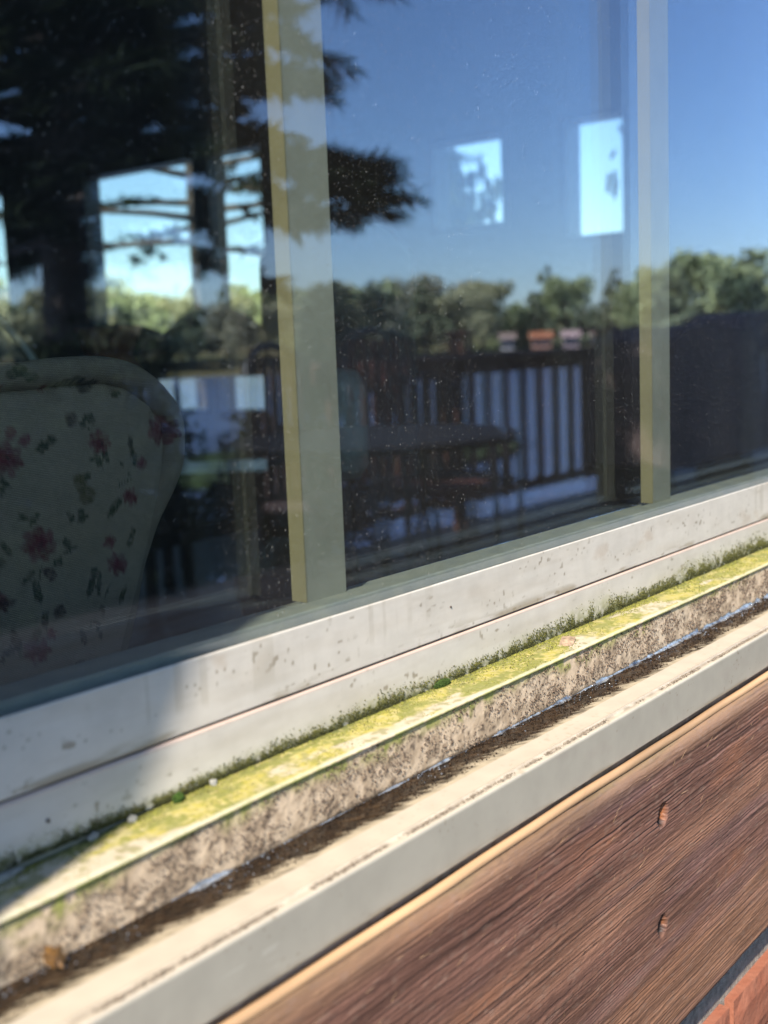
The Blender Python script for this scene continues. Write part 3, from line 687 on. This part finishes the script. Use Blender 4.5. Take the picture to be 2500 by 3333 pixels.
# ------------------------------------------------------------------ tan bead and trim board
bd = MB(); xs = np.linspace(X0W, X1W, 140)
bd.tube([(x, -.0925 + .0004 * math.sin(x * 23), H - .2898 + .0005 * math.sin(x * 11 + 1) - .0002 * math.sin(x * 57)) for x in xs], .0030, 12)
tag(bd.build("backer_cord", M_bead, smooth=True), "thin tan cord pressed into the dark gap between outer rail and trim board", "cord")
bx_ = []
x = -1.2
while x < 2.6:
    bx_.append(x); x += .0009 * (1 + max(0, x - .2) * 1.3) if .17 < x < 1.5 else .02
bx_ = np.array(bx_); RB = .011
ang = np.linspace(0, PI / 2, 26)
prof = [(-.060, -.2906), (-.075, -.2908)] + [(-.1005 + RB - RB * math.sin(t), -.2908 - RB + RB * math.cos(t)) for t in ang]
zz = np.arange(-.2908 - RB - .0006, -.508, -.00062)
prof += [(-.1005, z) for z in zz] + [(-.0995, -.5105), (-.096, -.5112), (-.060, -.5112)]
P = np.array(prof); nx, ny = len(bx_), len(P)
T = np.gradient(P, axis=0); T /= np.linalg.norm(T, axis=1)[:, None]; Nn = np.stack([T[:, 1], -T[:, 0]], 1)
sarc = np.concatenate([[0], np.cumsum(np.linalg.norm(np.diff(P, axis=0), axis=1))])
X = np.repeat(bx_[:, None], ny, 1); Sg = np.repeat(sarc[None], nx, 0)
wv = Sg + .006 * (fbm(X * 2.0, Sg * 5, 201, 3) - .5) + .0022 * (fbm(X * 9, Sg * 30, 202, 2) - .5) + .0012 * (vn(X * 60, Sg * 90, 203) - .5)
g1 = vn(wv * 430 + 0 * X, X * 2.5, 211); g2 = vn(wv * 820, X * 6, 212); g3 = vn(wv * 1150, X * 12, 213); gl = fbm(wv * 45, X * 1.6, 214, 3)
rid = 1 - np.abs(2 * g1 - 1); rid2 = 1 - np.abs(2 * g2 - 1)
crk = ss(.82, .99, rid) * (.25 + .5 * ss(.35, .65, fbm(wv * 90, X * 3, 218, 2))) + ss(.76, .98, rid2) * .5
rough = fbm(X * 300, wv * 900, 215, 2)
hh = -.00062 * crk + .00060 * (g3 - .5) + .0005 * (gl - .5) + .00035 * (rough - .5)
topz = ss(.056, .026, Sg)
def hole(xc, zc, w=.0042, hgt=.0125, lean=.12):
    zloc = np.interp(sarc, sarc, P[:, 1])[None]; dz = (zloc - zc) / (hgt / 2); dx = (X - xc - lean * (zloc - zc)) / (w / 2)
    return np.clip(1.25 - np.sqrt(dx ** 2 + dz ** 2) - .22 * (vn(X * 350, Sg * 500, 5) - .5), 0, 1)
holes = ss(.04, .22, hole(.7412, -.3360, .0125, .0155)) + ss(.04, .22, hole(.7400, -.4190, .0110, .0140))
hh = hh - .0045 * holes
base = mixc((.262, .136, .088), (.180, .092, .066), ss(.35, .65, gl))
base = mixc(base, (.205, .118, .112), ss(.50, .74, fbm(X * 6, wv * 60, 221, 4)) * .55)
base = mixc(base, (.31, .135, .07), ss(.55, .8, fbm(X * 8, wv * 35, 223, 4)) * .55)
base = mixc(base, (.30, .20, .11), topz * (.7 + .3 * fbm(X * 40, Sg * 200, 224)))
base = mixc(base, (.10, .11, .05), topz * ss(.5, .7, fbm(X * 12, Sg * 60, 225)) * .45)
low = ss(.155, .225, Sg); base = mixc(base, (.28, .15, .085), low * .55)
base = mixc(base, (.055, .030, .024), np.clip(crk * 1.15, 0, 1) * .75 * (1 - .6 * topz))
fl = ss(.62, .74, fbm(X * 160, wv * 420, 226, 3)); base = mixc(base, (.24, .16, .12), fl * .4)
lit_rust = ss(.0036, .0052, X - .7407 - .1 * (0 * X))
base = mixc(base, mixc((.006, .005, .004), (.20, .07, .022), lit_rust), np.clip(holes * 2, 0, 1) * .95)  # black painted as shade inside the holes, rust on their sunlit right rim
Y2 = P[None, :, 0] + Nn[None, :, 0] * hh; Z2 = P[None, :, 1] + Nn[None, :, 1] * hh + H
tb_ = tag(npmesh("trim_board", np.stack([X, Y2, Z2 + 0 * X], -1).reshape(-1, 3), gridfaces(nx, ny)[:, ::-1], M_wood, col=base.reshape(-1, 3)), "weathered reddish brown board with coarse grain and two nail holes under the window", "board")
# splinters standing off the board
sb = MB()
for k in range(170):
    x = random.uniform(.2, 1.0); z = -.2915 - abs(random.gauss(0, .05)) if k % 3 else -.297 - random.random() * .02
    if z < -.5: continue
    y = -.1003 if z < -.303 else -.0985; a = random.uniform(.2, 2.9); l = random.uniform(.002, .009)
    p0 = Vector((x, y, H + z)); d = Vector((math.cos(a), -random.uniform(.05, .5), math.sin(a))).normalized()
    sb.tube([p0, p0 + d * l * .5 + Vector((0, -.0003, .0002)), p0 + d * l + Vector((.0005, 0, -.0004))], [.00010, .00008, .00003], 4, False)
M_spl = mat("wood_splinter", (.42, .27, .15), .7, .2, 300)
spl = sb.build("splinters", M_spl, tb_); spl['kind'] = 'stuff'
# ------------------------------------------------------------------ room
ZF = .24
rw = lambda n, a, b, m=M_room: st(n, a, b, m)
rw("floor", (-4, .101, ZF - .1), (5.4, 9.6, ZF), M_floor)
rw("ceiling", (-4.1, .101, 2.96), (5.4, 9.6, 3.05))
rw("wall_back", (-4.1, 9.5, ZF), (5.4, 9.6, 2.959))
rw("wall_side", (-4.1, .101, ZF), (-4.0, 9.499, 2.959))
ew = tag(empty("wall_end", (5, 0, 0)), kind='structure')
ops = [(6.80, 7.75, 1.08, 2.33), (4.855, 5.955, .76, 2.32), (4.30, 4.795, .76, 2.32), (2.69, 3.16, 1.68, 2.16), (2.045, 2.40, 1.575, 2.165)]
ys = sorted({.101, 9.499} | {v for o in ops for v in o[:2]})
for y0, y1 in zip(ys[:-1], ys[1:]):
    cur = [o for o in ops if o[0] <= y0 + 1e-6 and o[1] >= y1 - 1e-6]
    segs = [(ZF, 2.959)] if not cur else [(ZF, cur[0][2]), (cur[0][3], 2.959)]
    for z0, z1 in segs: MB().box((0, y0, z0), (.14, y1, z1)).build("plaster", M_room, ew)
for (y0, y1, z0, z1) in ops:
    fr_ = MB(); t = .035
    for a, b in (((-.01, y0, z0), (.12, y0 + t, z1)), ((-.01, y1 - t, z0), (.12, y1, z1)), ((-.012, y0 + t, z0), (.118, y1 - t, z0 + t)), ((-.012, y0 + t, z1 - t), (.118, y1 - t, z1))): fr_.box(a, b)
    f = fr_.build("window_frame", M_darkwood, ew)
    MB().box((.06, y0 + t, z0 + t), (.064, y1 - t, z1 - t)).build("pane", M_g3, f)
# dining table
dt = tag(empty("low_table", (1.75, 2.70, ZF)), "low brown table behind the flowered armchair, carrying the terracotta urn", "table")
M_gloss = mat("varnished_top", (.04, .028, .02), .9, .25, 30, .0004, 60, stretch=(1, .1, 1), spec=.05)
MB().box((-.9, -.94, .42), (.75, .95, .46)).build("tabletop", M_gloss, dt, bevel=.008)
for sx in (-1, 1):
    for sy in (-.85, .85): MB().box((sx * .66 - .04, sy - .04, 0), (sx * .66 + .04, sy + .04, .419)).build("leg", M_darkwood, dt)
def dining_chair(label, loc, rz, top=1.05, w=.46, arch=.06, m=M_darkwood, zb=.5):
    t = tag(empty("dining_chair", loc, rz), label, "chair")
    MB().box((-w / 2, -.22, .43), (w / 2, .24, .48)).build("seat", m, t, bevel=.01)
    b = MB(); N_ = 14; f0 = []; 
    for i in range(N_ + 1):
        x = -w / 2 + w * i / N_; zt = top - arch + arch * (1 - abs(2 * i / N_ - 1) ** 2.2)
        for y in (.22, .26):
            b.v += [(x, y, zb), (x, y + .05, zt)]
    for i in range(N_):
        k = 4 * i; b.f += [(k, k + 4, k + 5, k + 1), (k + 2, k + 3, k + 7, k + 6), (k + 1, k + 5, k + 7, k + 3), (k, k + 2, k + 6, k + 4)]
    b.f += [(0, 1, 3, 2), (4 * N_, 4 * N_ + 2, 4 * N_ + 3, 4 * N_ + 1)]
    b.build("backrest", m, t, bevel=.008)
    for sx in (-1, 1):
        MB().box((sx * (w / 2 - .03) - .02, -.21, 0), (sx * (w / 2 - .03) + .02, -.17, .429)).build("leg", m, t)
        if zb > .6: MB().box((sx * (w / 2 - .02) - .012, .215, .481), (sx * (w / 2 - .02) + .012, .245, zb)).build("upright", m, t)
        MB().box((sx * (w / 2 - .03) - .02, .19, 0), (sx * (w / 2 - .03) + .02, .23, .429)).build("leg", m, t)
    return t
M_bluec = mat("navy_upholstery", (.02, .025, .04), .5, .2, 30)
dining_chair("tall narrow dark chair back rising beside the left window bar", (1.78, 1.10, ZF), math.radians(-55), 1.19, .34, .10, M_bluec)
dining_chair("dark dining chair below the middle far window", (3.0, 3.25, ZF), math.radians(-40), 1.03, .50, .08, zb=.80)
dining_chair("dark dining chair below the far window beside the mullion", (2.98, 2.72, ZF), math.radians(-50), 1.07, .50, .16, zb=.80)
dc = dining_chair("dark round backed chair with a pale rim at the left edge", (1.42, 1.95, ZF), math.radians(-38), 1.05, .46, .24, M_bluec)
rim = [(-.245 + .49 * i / 24, .30, 1.065 - .24 * abs(2 * i / 24 - 1) ** 2.2) for i in range(25)]
MB().tube(rim, .011, 8).build("rim", mat("brushed_steel", (.42, .46, .5), .4, .1, 30, metal=.6), dc, smooth=True)
M_terra = mat("terracotta", (.42, .13, .05), .7, .15, 20)
fp = tag(empty("terracotta_urn", (2.33, 2.46, ZF + .462)), "terracotta urn standing behind the flowered chair back", "urn")
MB().lathe([(0, .0), (.06, 0), (.11, .22), (.10, .38), (.07, .44), (.10, .52), (.088, .52), (.055, .44), (0, .40)], k=24).build("body", M_terra, fp, smooth=False)
MB().lathe([(0, .46), (.062, .465)], k=24).build("soil", M_black, fp)
vs = tag(empty("vase", (1.46, .80, ZF)), "pale rounded stool pad glimpsed right of the left window bar", "stool")
M_pale = mat("pale_green_ceramic", (.30, .36, .34), .4, .1, 20)
MB().lathe([(0, .86), (.03, .855), (.045, .83), (.045, .70), (.03, .68), (0, .68)], k=24).build("seat_pad", M_pale, vs, smooth=True)
MB().lathe([(.02, .678), (.02, .05), (.14, .02), (.15, 0)], k=16).build("pedestal", M_darkwood, vs)
vs.name = "pedestal_stool"
# ------------------------------------------------------------------ flowered chair
YC = .32
def chit(px, py, y):     # point of the plane y seen at a pixel of the 1659 wide picture, used for the print's layout
    v = Vector(((px - 829.5) / 2545.5, -(py - 1106) / 2545.5, -1)); d = Matrix(R3) @ v; t = (y + .45) / d.y
    return d.x * t, H + d.z * t
out_px = [(-300, 1900), (-315, 1650), (-330, 1410), (-345, 1250), (-370, 1080), (-385, 940), (-350, 850), (-250, 800), (-120, 786), (0, 783), (60, 781), (120, 774), (200, 770), (250, 774), (300, 790), (345, 822), (378, 862), (396, 905), (400, 950), (396, 1000), (380, 1050), (358, 1100), (336, 1150), (318, 1210), (304, 1270), (292, 1340), (278, 1400), (262, 1470), (245, 1560), (215, 1720), (190, 1900)]
o2 = [chit(a, b, YC) for a, b in out_px]
def smooth_curve(pts, n):
    out = []; m_ = len(pts)
    for i in range(m_ - 1):
        p0, p1, p2, p3 = pts[max(i - 1, 0)], pts[i], pts[i + 1], pts[min(i + 2, m_ - 1)]
        for k in range(n):
            t = k / n; out.append(tuple(.5 * ((2 * b) + (-a + c) * t + (2 * a - 5 * b + 4 * c - d) * t * t + (-a + 3 * b - 3 * c + d) * t ** 3) for a, b, c, d in zip(p0, p1, p2, p3)))
    out.append(pts[-1]); return out
oc = np.array(smooth_curve(o2, 12)); oc = np.vstack([oc, [[oc[-1, 0] - .005, H - .42], [oc[0, 0] + .005, H - .42]]]) if 0 else oc
ch = tag(empty("armchair", (0, 0, 0)), "armchair with rose printed beige fabric back standing just inside the window", "chair")
# inner outline: inset along the normal
tg = np.gradient(oc, axis=0); tg /= np.linalg.norm(tg, axis=1)[:, None]; nr = np.stack([tg[:, 1], -tg[:, 0]], 1)   # points inwards for a clockwise outline
inn = oc + nr * .0205
cen = np.array([.5 * (inn[:, 0].min() + inn[:, 0].max()) - .02, inn[:, 1].min() - .01])
NRg = 150; tt = np.linspace(0, 1, NRg)
nO = len(inn)
big = np.stack([np.interp(np.linspace(0, nO - 1, 520), np.arange(nO), inn[:, k]) for k in (0, 1)], 1)
wob = .0016 * np.sin(np.arange(520) * .09) + .0018 * (vn(np.arange(520) * .06, np.zeros(520), 301) - .5)
big = big + wob[:, None]
G = big[:, None, :] * (1 - tt[None, :, None]) + cen[None, None, :] * tt[None, :, None]
Xg, Zg = G[..., 0], G[..., 1]
edge = (1 - np.exp(-tt * 14))[None, :]
pk = (vn(np.arange(520) * .11, np.zeros(520), 302) - .5)[:, None] * np.exp(-tt * 9)[None, :]
Yg = YC + .006 - .012 * edge - .007 * np.sin(np.clip(tt, 0, 1) * PI / 2)[None, :] + .004 * pk * np.exp(-tt * 6)[None, :] + .004 * (fbm(Xg * 14, Zg * 14, 303, 2) - .5)
FAB = np.array([.64, .46, .33])
def flower_print(x, z):
    c = np.broadcast_to(FAB, x.shape + (3,)).copy()
    c = mixc(c, FAB * .86, ss(.4, .7, fbm(x * 60, z * 60, 311)) * .5)
    def px2(px, py): return chit(px, py, YC - .015)
    sc = .00049                                        # metres per picture pixel near the chair
    jx = x + .0022 * (fbm(x * 240, z * 240, 312) - .5) * 2; jz = z + .0022 * (fbm(x * 240 + 50, z * 240, 313) - .5) * 2
    def blot(px, py, rx, ry, ang, col, hard=.25, a=1.0, tex=0.5):
        nonlocal c
        cx_, cz_ = px2(px, py); dx = (jx - cx_); dz = (jz - cz_); ca, sa = math.cos(ang), math.sin(ang)
        u = (dx * ca + dz * sa) / (rx * sc); v = (-dx * sa + dz * ca) / (ry * sc)
        d = np.sqrt(u * u + v * v); k = ss(1, 1 - hard, d) * a * (1 - tex * ss(.35, .7, fbm(x * 330, z * 330, 314)))
        c = mixc(c, col, k)
    RED = (.26, .03, .05); RED2 = (.40, .12, .13); LEAF = (.055, .07, .035); LEAF2 = (.10, .10, .045); GOLD = (.22, .16, .06); DK = (.03, .02, .02)
    def rose(px, py, r, rot=0):
        for k in range(7):
            a = rot + k * .9; blot(px + r * .55 * math.cos(a), py + r * .5 * math.sin(a), r * .5, r * .32, -a, RED2 if k % 2 else RED, .35, .9)
        blot(px, py, r * .42, r * .4, rot, RED, .5, .95, .3); blot(px + r * .1, py + r * .05, r * .16, r * .12, rot, DK, .6, .8, .2)
    def leaf(px, py, l, w, a, col=LEAF): blot(px, py, l, w, a, col, .3, .92, .45)
    def stem(px, py, px1, py1, w=1.8):
        dx, dy = px1 - px, py1 - py; blot((px + px1) / 2, (py + py1) / 2, math.hypot(dx, dy) / 2, w, -math.atan2(dy, dx), LEAF, .5, .85, .2)
    Z = lambda a, b: (a / 1.843 / 1.507, (1100 + b / 1.843) / 1.507)
    for a, b, r, rt in ((80, 730, 38, .3), (265, 1240, 37, 1.1), (650, 625, 26, 2.0), (820, 960, 19, .7), (735, 1360, 25, 1.7), (690, 1230, 15, .4), (240, 1880, 30, .9), (900, 760, 14, 2), (20, 320, 16, 1), (330, 1780, 14, 1), (1040, 560, 34, .2), (330, 300, 8, 1), (20, 1590, 22, 1)):
        p = Z(a, b); rose(p[0], p[1], r, rt)
    for a, b in ((330, 640), (210, 640)): pass
    for a, b, l, w, an, cl in ((330, 640, 26, 9, .35, LEAF), (200, 620, 14, 12, .5, RED2), (120, 570, 13, 11, 1.2, RED2), (240, 1090, 15, 7, .6, LEAF2), (180, 1080, 13, 6, -.6, LEAF2), (250, 1530, 9, 22, .1, LEAF), (200, 1440, 17, 8, .8, LEAF), (330, 1420, 17, 9, -.6, (.09, .03, .035)), (375, 1350, 13, 7, -.2, LEAF), (70, 1270, 16, 6, -.9, LEAF), (30, 1370, 14, 10, .9, LEAF2), (570, 1490, 8, 24, -.35, LEAF), (620, 1480, 6, 22, -.2, LEAF), (600, 1410, 14, 6, -.3, LEAF), (730, 1010, 20, 9, .7, LEAF2), (700, 1050, 12, 7, .7, LEAF2), (840, 650, 7, 22, -.1, (.07, .05, .04)), (855, 720, 6, 15, 0, LEAF), (610, 490, 9, 11, .4, LEAF), (560, 500, 15, 5, .9, LEAF), (490, 490, 14, 13, .2, (.14, .08, .07)), (610, 720, 13, 6, .2, LEAF), (675, 715, 7, 10, .4, LEAF), (640, 750, 9, 8, 0, LEAF), (520, 870, 14, 20, .2, GOLD), (560, 950, 20, 16, .4, GOLD), (520, 1060, 8, 12, -.4, LEAF2), (455, 1080, 12, 6, -.7, LEAF2), (530, 1090, 13, 7, .3, LEAF2), (560, 830, 10, 7, .5, LEAF2), (640, 1640, 6, 14, .3, LEAF), (520, 1800, 7, 16, .3, LEAF), (620, 1770, 5, 18, .2, LEAF), (290, 1690, 7, 18, -.1, LEAF), (380, 1650, 14, 12, .3, (.10, .05, .05)), (120, 1830, 9, 26, .3, LEAF), (60, 1900, 22, 7, .5, LEAF), (240, 1780, 14, 9, .6, LEAF2), (600, 1720, 16, 4, -.2, LEAF), (500, 1960, 10, 8, 0, (.1, .03, .03)), (430, 1240, 10, 12, .3, LEAF), (440, 1280, 20, 3, .3, LEAF), (150, 200, 26, 12, .3, LEAF2), (230, 235, 20, 9, -.3, LEAF), (430, 270, 14, 9, .4, (.10, .03, .03)), (520, 265, 30, 10, -.1, (.07, .05, .045)), (600, 290, 22, 12, .2, (.09, .06, .05)), (780, 330, 12, 8, .3, LEAF2), (40, 1610, 30, 10, .1, (.09, .04, .04)), (10, 880, 14, 5, .8, LEAF), (70, 880, 12, 5, -.8, LEAF), (820, 1200, 8, 20, -.5, LEAF2), (760, 1550, 6, 20, -.6, LEAF2)):
        p = Z(a, b); leaf(p[0], p[1], l, w, an, cl)
    for a, b, a1, b1 in ((40, 960, 60, 830), (20, 860, 50, 940), (90, 860, 50, 940), (750, 730, 825, 835), (720, 880, 870, 860), (560, 520, 600, 560), (640, 700, 650, 790), (290, 1360, 250, 1480), (440, 1140, 480, 1060), (60, 1240, 110, 1290), (380, 1310, 490, 1260), (290, 1660, 300, 1760), (550, 1560, 640, 1440), (640, 1560, 700, 1480), (590, 1700, 660, 1740), (20, 1960, 120, 1800)):
        p = Z(a, b); q = Z(a1, b1); stem(p[0], p[1], q[0], q[1])
    return c
def fab_extra(nt, p):
    N = nt.nodes; L = nt.links
    tc = N.new("ShaderNodeTexCoord"); wv_ = N.new("ShaderNodeTexWave"); wv_.wave_type = 'BANDS'; wv_.bands_direction = 'Z'; wv_.inputs["Scale"].default_value = 235
    wv_.inputs["Distortion"].default_value = .6; wv_.inputs["Detail"].default_value = 2; wv_.inputs["Detail Scale"].default_value = 12
    L.new(tc.outputs["Object"], wv_.inputs["Vector"]); b = N.new("ShaderNodeBump"); b.inputs["Distance"].default_value = .0004; b.inputs["Strength"].default_value = 1
    L.new(wv_.outputs["Fac"], b.inputs["Height"]); L.new(b.outputs[0], p.inputs["Normal"])
    src = p.inputs["Base Color"].links[0].from_socket
    mr = N.new("ShaderNodeMapRange"); mr.inputs[3].default_value = .72; mr.inputs[4].default_value = 1.0; L.new(wv_.outputs["Fac"], mr.inputs[0])
    mm = N.new("ShaderNodeVectorMath"); mm.operation = 'SCALE'; L.new(src, mm.inputs[0]); L.new(mr.outputs[0], mm.inputs["Scale"]); L.new(mm.outputs[0], p.inputs["Base Color"])
M_fab = mat("rose_print_fabric", (1, 1, 1), .95, .06, 200, attr="col", spec=.15, extra=fab_extra)
npmesh("back_panel", np.stack([Xg, Yg, Zg], -1).reshape(-1, 3), gridfaces(520, NRg), M_fab, ch, col=flower_print(Xg, Zg).reshape(-1, 3))
# rolled border along the outline
nb = 18; pw = np.stack([np.interp(np.linspace(0, nO - 1, 620), np.arange(nO), (oc + nr * .0108)[:, k]) for k in (0, 1)], 1)
n6 = np.stack([np.interp(np.linspace(0, nO - 1, 620), np.arange(nO), nr[:, k]) for k in (0, 1)], 1)
aa = np.linspace(-.15 * PI, 1.5 * PI, nb * 2)
rr2 = .0112 * (1 + .08 * (vn(np.arange(620) * .05, np.zeros(620), 321) - .5))
Xr = pw[:, None, 0] + n6[:, None, 0] * np.cos(aa)[None] * rr2[:, None]; Zr = pw[:, None, 1] + n6[:, None, 1] * np.cos(aa)[None] * rr2[:, None]
Yr = YC + .006 - np.sin(aa)[None] * rr2[:, None] * 1.15 + .03 * np.clip((aa[None] - PI) / PI, 0, 1) * 2
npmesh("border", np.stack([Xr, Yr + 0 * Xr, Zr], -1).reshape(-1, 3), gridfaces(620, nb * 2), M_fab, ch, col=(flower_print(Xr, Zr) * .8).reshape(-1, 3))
# the far side of the back, seat and legs
fb = MB(); k = len(oc)
fb.v = [(a, YC + .02, b) for a, b in (oc + nr * .012)] + [(a, YC + .11, b) for a, b in (oc + nr * .02)]
fb.f = [(i, k + i, k + i + 1, i + 1) for i in range(k - 1)] + [tuple(range(k, 2 * k))]
M_plainfab = mat("plain_beige_fabric", (.62, .55, .38), .95, .1, 100, spec=.1)
fb.build("back_cushion", M_plainfab, ch, smooth=False)
xm = float(oc[:, 0].mean())
MB().box((xm - .25, YC + .08, ZF + .30), (xm + .22, YC + .62, ZF + .47)).build("seat", M_plainfab, ch, bevel=.03)
for sx in (-.22, .19):
    for yy in (.10, .56): MB().box((xm + sx - .02, YC + yy - .02, ZF), (xm + sx + .02, YC + yy + .02, ZF + .299)).build("leg", M_darkwood, ch)
